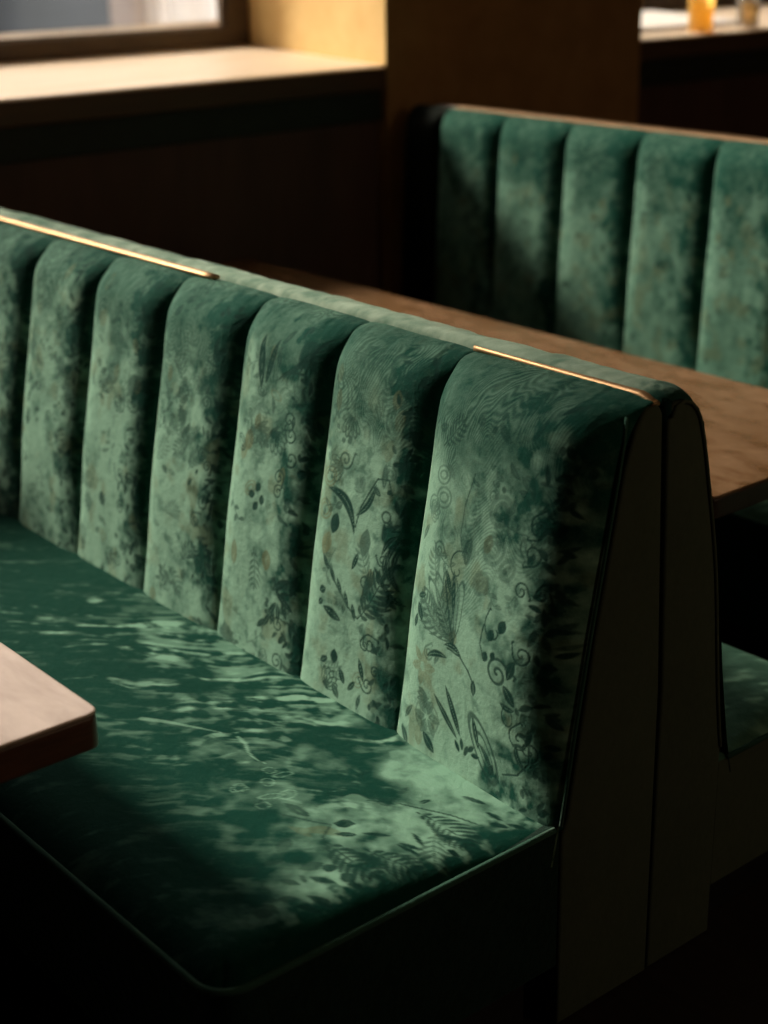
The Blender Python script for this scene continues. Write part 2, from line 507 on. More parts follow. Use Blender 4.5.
bpart('cornice', (-9.6, -14, 2.5), (-9.2, 16, 2.75), M_PALEST)
# pale stone ledge on the outside of the wall, and a white post on the pavement
led = obj('window_ledge', prism([(W_OUT - .26, Z_B + .055), (W_OUT - .005, Z_B + .085), (W_OUT - .005, Z_B - .02), (W_OUT - .26, Z_B - .03)], 1, Y1A, Y1B + .1), M_PALEST)
led.name = 'trim_4'; led['kind'] = 'structure'
po = obj('street_post', lathe([(.20, 0), (.20, .12), (.168, .15), (.160, 2.9), (.19, 2.92), (.19, 3.0), (.05, 3.06)], (-8.0, 4.40, -.25), 32), simple('white_post_paint', (.80, .76, .70), .6, var=(.74, .70, .64), scale=5), smooth=True)
tag(po, 'white post outside the window, by the right edge of the glass', 'post')

# ------------------------------------------------------------------ upholstery
def curve_resample(pts, n, dens=None):
    P = np.array(pts, float)
    # smooth by Catmull-Rom
    Q = []
    for i in range(len(P) - 1):
        p0 = P[max(i - 1, 0)]; p1 = P[i]; p2 = P[i + 1]; p3 = P[min(i + 2, len(P) - 1)]
        for k in range(24):
            t = k / 24
            Q.append(.5 * ((2 * p1) + (p2 - p0) * t + (2 * p0 - 5 * p1 + 4 * p2 - p3) * t * t + (-p0 + 3 * p1 - 3 * p2 + p3) * t ** 3))
    Q.append(P[-1]); Q = np.array(Q)
    d = np.r_[0, np.cumsum(np.linalg.norm(np.diff(Q, axis=0), axis=1))]
    s = np.linspace(0, d[-1], n)
    R = np.stack([np.interp(s, d, Q[:, 0]), np.interp(s, d, Q[:, 1])], 1)
    T = np.gradient(R, s, axis=0); T /= np.linalg.norm(T, axis=1)[:, None]
    return s, R, T

def channel(name, parent, x0, x1, prof, s_top, bulge, step, seed, face=-1, end=False, start_round=False, mat=None, motifs=None, dense=1.0, s_off=0.0, sink=.005, nap_gain=1.0):
    """one stuffed vertical channel of a banquette back. prof: (y,z) from seat to top seam; face -1 looks to -Y"""
    Ltot = sum(math.dist(a, b) for a, b in zip(prof, prof[1:]))
    nv = max(30, int(Ltot / step)); nx = max(24, int((x1 - x0) / step))
    s, R, T = curve_resample(prof, nv)
    nrm = np.stack([-T[:, 1], T[:, 0]], 1)
    if face * nrm[0, 0] < 0: nrm = -nrm
    u = np.linspace(0, 1, nx)
    t = .72 * u + .28 * (.5 - .5 * np.cos(PI * u))
    w = x1 - x0
    # cross profile: flat-ish crown, steep flanks into the seams
    dl = np.clip(t / .30, 0, 1); dr = np.clip((1 - t) / .27, 0, 1)
    hl = (1 - (1 - dl) ** 2.2) ** .6; hr = (1 - (1 - dr) ** 2.2) ** .68
    if end:
        dr = np.clip((1 - t) * w / .095, 0, 1); hr = (1 - (1 - dr) ** 2.2) ** .52
    h = np.minimum(hl, hr)
    if start_round:
        dl = np.clip(t * w / .10, 0, 1); h = np.minimum(h, (1 - (1 - dl) ** 2.1) ** .6)
    tz = 1 - .90 * sst(Ltot - s_top, Ltot - .02, s)          # the stuffing thins out at the top seam
    dip = .30 + .70 * sst(.05, .38, s)
    bl = bulge * (.68 + .32 * sst(.05, .75, t)) if end and face < 0 and x0 < -.3 else bulge * np.ones(nx)
    H = np.outer(h * bl, tz * dip) - sink * np.outer((1 - sst(.35, 1, t)) if end else np.ones(nx), tz)
    X = np.repeat((x0 + w * t)[:, None], nv, 1); S = np.repeat(s[None, :], nx, 0)
    # small uneven stuffing and gathers near the top seam
    H = H + .0035 * (fbm(X * 9, S * 6, seed, 3) - .5) * np.outer(np.clip(h, 0, 1), np.ones(nv))
    g = sst(Ltot - .12, Ltot - .02, S) * (1 - sst(Ltot - .012, Ltot, S))
    H = H + .0022 * g * (vnoise(X * 85 + S * 14, S * 9, seed + 5) - .5) * np.outer(np.clip(h * 2, 0, 1), np.ones(nv))
    if end:
        # last strip wraps round the end of the back
        pass
    Y = R[None, :, 0] + nrm[None, :, 0] * H
    Z = R[None, :, 1] + nrm[None, :, 1] * H
    P = np.stack([X, Y, Z], 2)
    # ---- the cloth
    C = Cloth(X, S + s_off)
    rnd = random.Random(seed)
    zz = S / Ltot
    nap_shade = .90 + (fbm(X * 14, S * 9, seed + 1, 5) - .5) * 1.1 + (fbm(X * 38, S * 30, seed + 2, 5) - .5) * 1.0
    nap_shade = nap_shade - .30 * sst(.55, .68, fbm(X * 60, S * 52, seed + 4, 4)) * sst(.40, .58, fbm(X * 10, S * 9, seed + 9, 3))
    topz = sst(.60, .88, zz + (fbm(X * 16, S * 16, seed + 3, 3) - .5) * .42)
    nap_shade = nap_shade * (1 - .80 * topz)  # tops darkened: the velvet's view-angle shade is painted into the colour
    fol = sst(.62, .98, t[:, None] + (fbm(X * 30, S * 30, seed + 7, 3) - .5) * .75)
    nap_shade = nap_shade - .75 * fol * (1 - .4 * topz)  # shade of the right flank painted in behind the leaf border
    nap_shade = nap_shade * nap_gain  # scales the pile tone; lower values leave the cloth darker
    if dense > 0:
        sm = s[-1]
        # figured filigree towards the top of each channel: contour lines like moire
        ang = fbm(X * 9, S * 9, seed + 11, 3) * 2.2
        cx, cs = x0 + w * rnd.uniform(.3, .6), sm * rnd.uniform(.78, .88)
        rr = np.hypot((X - cx) * 1.0, (S - cs) * .6) + .16 * (fbm(X * 11, S * 9, seed + 12, 3) - .5)
        lines = .5 + .5 * np.sin(rr * 2 * PI / .0088)
        msk = topz * sst(.35, .6, fbm(X * 11, S * 11, seed + 13, 2)) * .75
        C.motif = np.maximum(C.motif, .55 * sst(.5, .95, lines) * msk)
        nap_shade = nap_shade + .22 * msk * sst(.45, .05, lines)
        l2 = .5 + .5 * np.sin((S + .03 * np.sin(X * 45) + .05 * fbm(X * 10, S * 10, seed + 15, 2)) * 2 * PI / .0085)
        m2 = sst(.56, .72, fbm(X * 8 + 3, S * 6, seed + 14, 2)) * sst(.35, .55, zz) * (1 - sst(.8, .95, zz))
        C.motif = np.maximum(C.motif, .34 * sst(.5, .95, l2) * m2)
        nap_shade = nap_shade + .15 * m2 * sst(.5, .1, l2)
        if motifs: motifs(C, x0, x1)
        scatter(C, x0 + .03, x1 - .08, .04, sm * .70, int((17 if motifs else 30) * dense), rnd)
        scatter(C, x0 + .03, x1 - .05, sm * .55, sm * .9, int(24 * dense), rnd, .7)
        for _ in range(int(95 * dense)):      # dense foliage border down the right of the channel
            a = rnd.uniform(0, 2 * PI)
            xx = x1 - .012 - abs(rnd.gauss(0, .034)); ss = rnd.uniform(.0, sm * .93)
            C.leaf(xx, ss, rnd.uniform(.014, .034), rnd.uniform(.007, .013), a, rnd.uniform(-.1, .1), v=rnd.uniform(.6, 1), vein=False)
        for _ in range(int(7 * dense)):
            C.spiral(x1 - .05 - abs(rnd.gauss(0, .03)), rnd.uniform(.02, sm * .8), rnd.uniform(.01, .02), 1.4, rnd.uniform(0, 6), .0022, v=.9)
    br = sst(.58, .78, fbm(X * 22, S * 18, seed + 21, 3)) * .55
    C.brown = np.maximum(C.brown, br * (1 - topz))
    return grid_obj(name, P, mat or M_VEL, parent, {'nap_shade': np.clip(nap_shade, 0, 1), 'motif': np.clip(C.motif, 0, 1), 'brown': np.clip(C.brown, 0, 1)}, flip=(face > 0))

def sz(z):      # cloth coordinate up the back for a height above the floor
    return (z - .33) / .979

def motifs_last(C, x0, x1):
    p = lambda x, z: (x, sz(z))
    # open fern fan, its stem and the pair of long leaves below it
    C.fan(-.246, sz(.640), .125, 2.25, 1.5, 8, .021, v=.7); C.fan(-.246, sz(.640), .115, 2.25, 1.4, 7, .015, v=.45, open_=False)
    C.fern(-.262, sz(.640), .085, 2.9, 7, .05, .006, -.5, v=.7)
    C.stroke([p(-.246, .640), p(-.262, .68), p(-.285, .735)], .0034)
    C.leaf(-.258, sz(.72), .085, .011, 1.75); C.leaf(-.275, sz(.735), .05, .012, 2.1)
    C.leaf(-.292, sz(.598), .062, .013, .28, .10); C.leaf(-.246, sz(.625), .050, .012, -.1, .16)
    C.stroke([p(-.262, .625), p(-.225, .622), p(-.20, .605), p(-.188, .588)], .0026)
    C.leaf(-.187, sz(.58), .030, .014, 1.5)
    C.leaf(-.352, sz(.66), .035, .018, -1.0); C.leaf(-.365, sz(.64), .03, .012, -1.9); C.leaf(-.35, sz(.69), .03, .012, .4)
    # berries, scroll and bracket at the right
    for a, b, r in ((-.144, .688, .018), (-.121, .709, .020), (-.155, .648, .016), (-.135, .655, .014)):
        C.leaf(a, sz(b), r * 1.3, r, 1.2, 0, vein=False)
    C.spiral(-.122, sz(.630), .026, 1.5, .8, .0034); C.spiral(-.135, sz(.70), .03, .6, 2.5, .002)
    C.stroke([p(-.165, .70), p(-.17, .665), p(-.155, .64)], .002)
    C.leaf(-.092, sz(.645), .04, .018, 1.2); C.leaf(-.095, sz(.60), .04, .02, -.9)
    C.outline(-.10, sz(.562), .012, .017, 0, .002); C.leaf(-.10, sz(.580), .034, .012, -.1, -.1)
    C.spiral(-.075, sz(.53), .022, 1.3, 2, .0022); C.leaf(-.07, sz(.50), .05, .012, 2.0, .2)
    C.stroke([p(-.055, .53), p(-.055, .495), p(-.08, .465), p(-.115, .452)], .0022)
    # two tall leaves and the winged oval at the foot
    C.leaf(-.247, sz(.515), .092, .016, 2.02); C.leaf(-.268, sz(.497), .090, .014, 2.38)
    for k in range(5): C.leaf(-.235 + .012 * k, sz(.455 + .008 * (k % 2)), .024, .01, 2.2 - .5 * k, vein=False)
    C.outline(-.165, sz(.478), .060, .024, -1.05, .0036); C.leaf(-.185, sz(.50), .06, .013, -1.35); C.outline(-.16, sz(.472), .036, .012, -1.05, .002)
    C.leaf(-.16, sz(.462), .06, .010, -.9, .1); C.leaf(-.145, sz(.447), .024, .014, 1.2)
    [C.leaf(-.322 + .022 * math.cos(q), sz(.475) + .022 * math.sin(q), .034, .018, q, .1, v=.55) for q in np.linspace(0, 5.3, 6)]; C.outline(-.322, sz(.475), .034, .03, .3, .003, 'motif', .4, 2, .012); C.leaf(-.315, sz(.43), .045, .02, -.7)
    [C.leaf(-.335 + .022 * math.cos(q), sz(.565) + .024 * math.sin(q), .036, .018, q + .4, .1, 'brown', .8) for q in np.linspace(0, 5.3, 6)]
    # paisley drop, rings and ghost faces higher up
    C.leaf(-.234, sz(.800), .050, .024, 1.45, .08, v=.75, tip=2); C.spiral(-.255, sz(.765), .03, .7, 1.5, .002)
    C.stroke([p(-.245, .93), p(-.262, .87), p(-.262, .82), p(-.25, .79)], .002, v=.7)
    for a, b, r in ((-.169, .823, .027), (-.165, .888, .028), (-.19, .76, .02), (-.13, .80, .018)):
        C.outline(a, sz(b), r, r * .8, .8, .006, 'motif', .45, 2, .011)
    for a, b, r in ((-.335, .905, .02), (-.325, .868, .022), (-.355, .85, .018)):
        C.outline(a, sz(b), r, r * .8, .2, .003, 'motif', .5, 2, .009)

def motifs_second(C, x0, x1):
    p = lambda x, z: (x, sz(z))
    C.leaf(-.612, sz(.768), .115, .022, -.62, .22); C.leaf(-.622, sz(.742), .042, .026, 1.4, vein=False)
    C.leaf(-.545, sz(.805), .085, .013, 1.0, -.12); C.stroke([p(-.565, .75), p(-.555, .79), p(-.52, .85), p(-.49, .855), p(-.478, .83)], .0022)
    C.outline(-.485, sz(.789), .010, .010, 0, .003); C.leaf(-.532, sz(.729), .055, .030, 1.5, v=.7, vein=False)
    C.leaf(-.552, sz(.69), .04, .012, 1.2); C.outline(-.657, sz(.822), .022, .018, .4, .0026, 'brown', 1, 2)
    C.outline(-.66, sz(.76), .022, .018, 0, .0026, 'brown', 1, 2); C.leaf(-.64, sz(.70), .05, .03, 1.3, 0, 'brown', 1)
    C.fern(-.535, sz(.585), .10, .75, 8, .055, .010, .4)
    C.stroke([p(-.625, .66), p(-.60, .63), p(-.565, .60), p(-.535, .585)], .0026)
    for k in range(5): C.leaf(-.635 + .022 * k, sz(.665 - .018 * k), .035, .011, 2.2 - .1 * k)
    C.leaf(-.61, sz(.572), .055, .020, -.25); C.leaf(-.64, sz(.61), .022, .016, .5); C.leaf(-.645, sz(.585), .02, .013, .8)
    for k in range(9): C.leaf(-.470 + .01 * (k % 3), sz(.74 - .011 * k), .05, .010, 1.0 + .2 * k, .1)
    C.leaf(-.60, sz(.49), .030, .022, 1.5, vein=False); C.leaf(-.63, sz(.475), .026, .014, .6); C.leaf(-.575, sz(.46), .034, .016, 2.1)
    C.leaf(-.52, sz(.49), .045, .014, 1.9); C.leaf(-.545, sz(.45), .03, .012, .9)

def motifs_third(C, x0, x1):
    p = lambda x, z: (x, sz(z))
    C.leaf(-.915, sz(.831), .045, .028, 1.5, 0, 'brown', 1, tip=2); C.leaf(-.893, sz(.872), .036, .02, 1.3, 0, 'brown', 1, tip=2)
    for dx, dz in ((-.018, 0), (0, .018), (.016, -.004), (-.002, -.02)): C.leaf(-.868 + dx, sz(.729 + dz), .022, .017, 1 + dx * 40, vein=False)
    C.leaf(-.821, sz(.613), .045, .028, 1.5, 0, 'brown', 1, tip=2); C.leaf(-.932, sz(.599), .055, .022, 1.5, 0, 'brown', 1, tip=2)
    C.leaf(-.90, sz(.985), .10, .022, 1.7); C.leaf(-.87, sz(.99), .09, .016, 1.3)
    for k in range(6): C.leaf(-.80 + .012 * k, sz(.97 + .01 * k), .10, .007, .25 + .18 * k, .14)
    C.leaf(-.775, sz(.575), .06, .018, .6); C.leaf(-.765, sz(.545), .06, .016, -.6); C.leaf(-.80, sz(.52), .045, .013, .9)
    for k in range(5): C.leaf(-.835 + .018 * k, sz(.48 + .012 * k), .04, .013, .7 + .3 * k)

# profile of the front-facing backs: valley line from under the seat to the brass line on top
PROF = [(-.250, .33), (-.234, .41), (-.202, .57), (-.168, .74), (-.137, .90), (-.122, .985), (-.108, 1.035), (-.085, 1.070), (-.064, 1.084), (-.036, 1.087)]

# ---- bench A: the front-facing banquette in the foreground
BA = thing('banquette_bench', 'green velvet channel-back banquette in the foreground, its seat towards the camera', 'bench', (-1.5, -.45, 0), None)
seams = [-.420, -.712, -1.000, -1.290, -1.582, -1.874, -2.166, -2.455, -2.735, -2.985]
mf = {0: motifs_last, 1: motifs_second, 2: motifs_third}
xs = [-.003] + seams
for k in range(len(xs) - 1):
    step = (.0019, .0021, .0024, .003, .0036, .0045, .006, .008, .01, .01)[k]
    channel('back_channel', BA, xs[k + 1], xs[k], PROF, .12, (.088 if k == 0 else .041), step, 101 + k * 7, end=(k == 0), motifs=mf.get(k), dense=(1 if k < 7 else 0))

# back board behind the channels (plain side panel at its end)
poly = [(-.27, .02), (-.27, .36), (-.176, .74), (-.130, .985), (-.112, 1.045), (-.072, 1.078), (-.046, 1.080), (-.038, 1.060), (-.012, .60), (-.004, .02)]
obj('back_board', prism([(a + (.055 if a < -.12 else (.03 if a < -.1 else 0)), b - (.006 if b > 1 else 0)) for a, b in poly], 0, -2.985, -.030), M_SIDE, BA)
endp = round_poly([(-.232, .004), (-.232, .380), (-.220, .41), (-.167, .723), (-.113, .99), (-.092, 1.050), (-.074, 1.078), (-.040, 1.084), (-.029, 1.068), (-.004, .573), (-.001, .004)],
                  [0, 0, .02, .3, .1, .03, .03, .02, .02, .3, 0], 6)
ep = obj('end_panel', prism(endp, 0, -.030, 0.0, .006, 3), M_SIDE, BA, True)
ep['label'] = 'plain dark velvet end panel'
pp = [(.002, -.238, .405), (.002, -.2125, .56), (.002, -.183, .723), (.002, -.155, .86), (.001, -.128, .99), (-.002, -.117, 1.035), (-.008, -.106, 1.075)]
obj('back_piping', tube([Vector(p) for p in pp], .0032), M_WELT, ep, True)

# brass lines on the top seam: one at the far left, one at the near end
def brass(x0, x1, parent, w0, w1, y=-.043, z=1.092, bend=False):
    bm = bmesh.new(); n = 40; rows = []
    for i in range(n + 1):
        t = i / n; x = x0 + (x1 - x0) * t; w = w0 + (w1 - w0) * t
        dz = -.010 * sst(.93, 1.0, np.array(t)) if bend else 0
        dz = float(dz)
        row = []
        for a in np.linspace(-1, 1, 7):
            row.append(bm.verts.new((x, y + a * w, z + dz + .0035 * math.sqrt(max(0, 1 - a * a)))))
        row.append(bm.verts.new((x, y + w, z + dz - .005))); row.append(bm.verts.new((x, y - w, z + dz - .005)))
        rows.append(row)
    for A, B in zip(rows, rows[1:]):
        m = len(A)
        for k in range(m): bm.faces.new((A[k], A[(k + 1) % m], B[(k + 1) % m], B[k]))
    bm.faces.new(rows[0]); bm.faces.new(rows[-1])
    return obj('brass_trim', bm, M_BRASS, parent, True)
brass(-2.98, -1.215, BA, .0095, .0095, z=1.0965)
brass(-.418, -.004, BA, .003, .0085, z=1.0955, bend=True)

# seat base: upholstered front and end, toe kick set back underneath
basep = round_poly([(-2.985, -.234), (-.004, -.234), (-.004, -.905), (-2.985, -.905)], [0, .002, .055, .0], 8)
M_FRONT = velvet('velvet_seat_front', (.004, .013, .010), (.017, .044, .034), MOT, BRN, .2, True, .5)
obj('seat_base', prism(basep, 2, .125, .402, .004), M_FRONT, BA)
obj('toe_kick', box((-2.985, -.82, .002), (-.05, -.264, .125)), M_IRON, BA)

def seat_cloth(X, Y, seed, near, x1_=0.0):
    """crushed pile: long brushed streaks, with the printed sprays showing at the near end"""
    a = math.radians(50)
    U = X * math.cos(a) + Y * math.sin(a); V = -X * math.sin(a) + Y * math.cos(a)
    wx = (fbm(X * 5, Y * 5, seed, 3) - .5) * .16
    st = fbm(U * 5.2, (V + wx) * 27, seed + 1, 4)
    st2 = fbm(U * 13, (V + wx * .6) * 62, seed + 2, 4)
    fine = fbm(U * 60, V * 260, seed + 4, 3)
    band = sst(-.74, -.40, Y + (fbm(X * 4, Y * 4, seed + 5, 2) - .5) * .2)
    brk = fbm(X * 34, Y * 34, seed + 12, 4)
    nap_shade = -.06 + 1.05 * sst(.55, .70, st * .50 + st2 * .30 + brk * .20) * (.06 + .94 * band) * sst(.30, .55, brk) * sst(-1.9, -1.0, X) + .22 * sst(.45, .7, st2) * brk + .10 * (fine - .5)
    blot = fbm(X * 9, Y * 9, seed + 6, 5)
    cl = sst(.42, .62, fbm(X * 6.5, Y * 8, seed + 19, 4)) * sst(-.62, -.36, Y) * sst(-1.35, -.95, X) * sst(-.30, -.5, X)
    nap_shade = nap_shade + .55 * cl * sst(.40, .60, st2 * .55 + brk * .45)
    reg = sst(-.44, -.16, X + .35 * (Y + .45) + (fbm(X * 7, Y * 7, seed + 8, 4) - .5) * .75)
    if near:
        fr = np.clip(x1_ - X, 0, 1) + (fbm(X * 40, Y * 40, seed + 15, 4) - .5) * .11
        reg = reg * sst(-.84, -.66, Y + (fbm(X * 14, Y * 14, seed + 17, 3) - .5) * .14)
        nap_shade = nap_shade * (1 - reg) + reg * (.70 + (blot - .5) * 1.9 + (brk - .5) * 1.5)  # lit region at the near end painted in as paler pile
        nap_shade = nap_shade * sst(.035, .075, fr)  # rolled end darkened: shade of the turned-away edge painted into the pile
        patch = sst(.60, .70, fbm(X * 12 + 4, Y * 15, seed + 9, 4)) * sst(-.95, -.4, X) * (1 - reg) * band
        nap_shade = nap_shade + .6 * patch
    else: nap_shade = nap_shade + .30
    return nap_shade, reg

def seat(name, parent, x0, x1, y0, y1, z, crown, step, mat, near=True, seed=900, front=-1):
    """crowned cushion top with rounded front/right edges. y0 front edge, y1 against the back"""
    nx = int((x1 - x0) / step); ny = int(abs(y1 - y0) / step)
    # denser to the right end
    u = np.linspace(0, 1, nx); xr = x0 + (x1 - x0) * u
    yr = np.linspace(min(y0, y1), max(y0, y1), ny)
    X, Y = np.meshgrid(xr, yr, indexing='ij')
    dR = x1 - X; dF = np.abs(Y - y0)
    rad = .055
    cr = .05
    # round the outer plan corner by pulling vertices in
    cx, cy = x1 - cr, y0 - front * cr
    qx = np.clip(X - cx, 0, None); qy = np.clip(front * (Y - cy), 0, None)
    inf = np.maximum(qx, qy); l2 = np.hypot(qx, qy)
    sc = np.where(l2 > 1e-6, inf / np.maximum(l2, 1e-6), 1)
    PX = np.where((qx > 0) & (qy > 0), cx + qx * sc, X); PY = np.where((qx > 0) & (qy > 0), cy + front * qy * sc, Y)
    eR = np.clip(dR / rad, 0, 1); eF = np.clip(dF / rad, 0, 1)
    fR = (1 - (1 - np.clip(dR / .075, 0, 1)) ** 2.2) ** .58; fF = (1 - (1 - np.clip(dF / .085, 0, 1)) ** 2.2) ** .8
    dome = 1 - .74 * sst(.35, 1.0, (Y - y0) / (y1 - y0))
    Z = z + crown * fR * fF * dome
    Z = Z + (fbm(X * 5, Y * 6, seed + 50, 3) - .5) * .006 * fR * fF
    nap_shade, reg = seat_cloth(X, Y, seed, near)
    C = Cloth(X, Y)
    if near:
        rnd = random.Random(5)
        # the flowering spray along the back and the ferns in front of it
        C.leaf(-.290, -.475, .034, .026, .5, vein=False); C.leaf(-.225, -.42, .034, .028, 1.2, vein=False)
        C.stroke([(-.34, -.50), (-.27, -.44), (-.20, -.40), (-.13, -.36), (-.085, -.345)], .0026)
        C.stroke([(-.29, -.47), (-.31, -.41), (-.335, -.375)], .0024); C.stroke([(-.22, -.415), (-.235, -.375)], .0024)
        C.leaf(-.325, -.385, .035, .014, 2); C.leaf(-.24, -.37, .03, .012, 1.9); C.leaf(-.19, -.365, .026, .011, 1.5)
        C.fern(-.17, -.40, .12, .25, 9, .05, .008, -.5); C.fern(-.10, -.42, .13, -.9, 9, .04, .006, .4, v=.7)
        C.leaf(-.285, -.56, .060, .022, .1); C.leaf(-.33, -.60, .045, .016, -.6)
        C.leaf(-.205, -.525, .036, .028, .9, vein=False); C.stroke([(-.215, -.545), (-.19, -.58), (-.15, -.60), (-.10, -.60)], .0026)
        C.leaf(-.175, -.545, .035, .015, .8); C.fern(-.175, -.585, .11, -.15, 8, .05, .010, .3); C.fern(-.12, -.55, .08, .2, 6, .045, .009, .2)
        C.stroke([(-.36, -.62), (-.29, -.59), (-.235, -.56), (-.215, -.545)], .0026)
        for _ in range(16):
            x = rnd.uniform(-.24, -.07); C.leaf(x, rnd.uniform(-.78, -.60), rnd.uniform(.024, .045), rnd.uniform(.016, .026), rnd.uniform(0, 6), v=.95, vein=False)
        C.leaf(-.20, -.575, .075, .026, .7, .16, 'brown', .8); C.leaf(-.225, -.60, .05, .018, .2, .1, 'brown', .6)
        for _ in range(22):
            x = -.09 + rnd.gauss(0, .03); C.leaf(min(x, -.03), rnd.uniform(-.86, -.28), rnd.uniform(.02, .05), rnd.uniform(.008, .016), rnd.uniform(-.4, .9), vein=False)
        for k in range(8):
            C.outline(-.36 + rnd.uniform(-.07, .07), -.53 + rnd.uniform(-.07, .07), rnd.uniform(.010, .022), rnd.uniform(.008, .014), rnd.uniform(0, 3), .002, 'light', .55)
        # two pale strokes in the pile
        C.stroke([(-.56, -.485), (-.53, -.49), (-.50, -.505), (-.475, -.51), (-.45, -.505)], .005, 'light', .9, True)
        C.stroke([(-.72, -.585), (-.68, -.555), (-.63, -.525), (-.59, -.50)], .0085, 'light', .8, True)
        mm = C.motif * (.35 + .65 * reg)
        nap_shade = nap_shade + .7 * C.light
    else: mm = C.motif
    P = np.stack([PX, PY, Z], 2)
    return grid_obj(name, P, mat, parent, {'nap_shade': np.clip(nap_shade, 0, 1), 'motif': mm, 'brown': C.brown * .9}, flip=False)

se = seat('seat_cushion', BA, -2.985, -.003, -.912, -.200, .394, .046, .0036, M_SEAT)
path = [(-2.985, -.914, .402)]
path += [(x, -.914, .402) for x in np.linspace(-2.6, -.06, 14)]
cc = (-.055, -.860)
path += [(cc[0] + .054 * math.sin(a), cc[1] - .054 * math.cos(a), .402) for a in np.linspace(.1, PI / 2 - .1, 7)]
path += [(-.001, y, .402) for y in np.linspace(-.85, -.25, 10)]
obj('seat_piping', tube(path, .0055), M_WELT, se, True)

# ---- bench B: back to back with it, facing the table behind
BB = thing('banquette_bench', 'green velvet banquette backing onto the foreground bench, seen from behind with its end panel', 'bench', (-1.5, .35, 0))
PROFB = [(.215, .33), (.196, .41), (.176, .52), (.150, .68), (.118, .83), (.088, .98), (.078, 1.03), (.060, 1.068), (.040, 1.088), (.016, 1.098), (-.012, 1.098), (-.034, 1.088), (-.040, 1.070)]
xb = [-.004, -.412, -.70, -.988, -1.276, -1.566, -1.858, -2.15, -2.442, -2.73, -2.985]
# continuous rolled top, its rear half turning down into the channels
def roll_top(parent):
    step = .004
    xr = np.linspace(-2.985, -.002, 800)
    s, R, T = curve_resample([(.100, .955), (.082, 1.012), (.066, 1.062), (.044, 1.088), (.016, 1.099), (-.008, 1.099), (-.022, 1.092), (-.026, 1.070), (-.021, 1.03)], 60)
    X, S = np.meshgrid(xr, s, indexing='ij')
    nrm = np.stack([T[:, 1], -T[:, 0]], 1)
    e = np.clip((-.002 - X) / .045, 0, 1); e = (1 - (1 - e) ** 2) ** .5
    off = -.018 * (1 - e)
    off = off + .0050 * (vnoise(X * 46 + S * 30, S * 10, 3) - .5) * e * sst(.02, .07, S) * sst(.215, .17, S) + .003 * (fbm(X * 8, S * 8, 4, 2) - .5)
    Y = R[None, :, 0] + nrm[None, :, 0] * off; Z = R[None, :, 1] + nrm[None, :, 1] * off
    nap_shade = .62 + (fbm(X * 16 + S * 9, S * 30, 5, 4) - .5) * 1.3 + (fbm(X * 90 + S * 40, S * 20, 6, 2) - .5) * .5
    nap_shade = nap_shade * sst(.03, .07, -X + (fbm(X * 45, S * 45, 8, 4) - .5) * .07)  # end facing away from the window darkened, shade painted into pile and motif
    return grid_obj('rolled_top', np.stack([X, Y, Z], 2), M_TOP, parent, {'nap_shade': np.clip(nap_shade, 0, 1), 'motif': .9 * sst(.06, .025, -X + (fbm(X * 45, S * 45, 8, 4) - .5) * .07), 'brown': nap_shade * 0}, flip=True)
roll_top(BB)
for k in range(len(xb) - 1):
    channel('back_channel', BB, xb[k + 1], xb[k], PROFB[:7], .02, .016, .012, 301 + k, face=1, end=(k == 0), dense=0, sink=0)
endb = round_poly([(.004, .004), (.006, .573), (-.014, 1.045), (-.008, 1.074), (.030, 1.080), (.062, 1.058), (.078, 1.015), (.096, .94), (.132, .76), (.160, .52), (.178, .40), (.178, .004)],
                  [0, .2, .02, .02, .03, .04, .06, .1, .3, .2, 0, 0], 6)
eb = obj('end_panel', prism(endb, 0, -.034, -.002, .006, 3), M_SIDE, BB, True)
eb['label'] = 'plain dark velvet end panel'
pb = [(-.001, -.008, 1.056), (-.001, .002, 1.070), (-.001, .028, 1.075), (-.001, .056, 1.054), (-.001, .073, 1.012), (-.001, .091, .94), (-.001, .128, .76), (-.001, .156, .52), (-.001, .174, .40)]
s_, R_, T_ = curve_resample([(p[1], p[2]) for p in pb], 40)
obj('back_piping', tube([(-.001, a, b) for a, b in R_], .0036), M_SIDE, eb, True)
obj('back_board', prism([(.006, .02), (.006, .60), (-.016, 1.055), (.02, 1.055), (.045, .98), (.075, .88), (.105, .72), (.140, .40), (.140, .02)], 0, -2.985, -.036), M_SIDE, BB)
baseB = round_poly([(-2.985, .180), (-2.985, .548), (-.006, .548), (-.006, .180)], [0, 0, .04, .002], 8)
obj('seat_base', prism(baseB, 2, .10, .366, .004), M_SIDE, BB)
obj('toe_kick', box((-2.985, .182, .002), (-.04, .50, .10)), M_IRON, BB)
sb = seat('seat_cushion', BB, -2.985, -.004, .556, .176, .366, .044, .012, M_SEAT, near=False, seed=700, front=1)
obj('seat_piping', tube([(-2.985, .557, .368), (-.06, .557, .368), (-.02, .545, .368), (-.004, .51, .368), (-.003, .2, .368)], .005), M_WELT, sb, True)

# ---- bench C: the banquette across the table, against the pier
BC = thing('banquette_bench', 'green velvet channel-back banquette against the brown pier at the back, behind the long table', 'bench', (-1.2, 1.7, 0))
PROFC = [(1.905, .36), (1.912, .45), (1.925, .65), (1.938, .85), (1.946, 1.0), (1.952, 1.08), (1.962, 1.125), (1.982, 1.150), (2.010, 1.160)]
xc = [-2.915, -2.725, -2.420, -2.110, -1.800, -1.495, -1.19, -.885, -.58, -.275, .03, .33, .63]
for k in range(len(xc) - 1):
    channel('back_channel', BC, xc[k], xc[k + 1], PROFC, .10, .036, .008, 501 + k * 3, dense=.35, nap_gain=.52, start_round=(k == 0), end=(k == len(xc) - 2), mat=(M_DARKEND if k == 0 else None))
cap = round_poly([(1.965, .004), (1.972, .9), (1.992, 1.112), (2.004, 1.146), (2.09, 1.146), (2.10, .004)], [0, .1, .03, .02, .02, 0], 5)
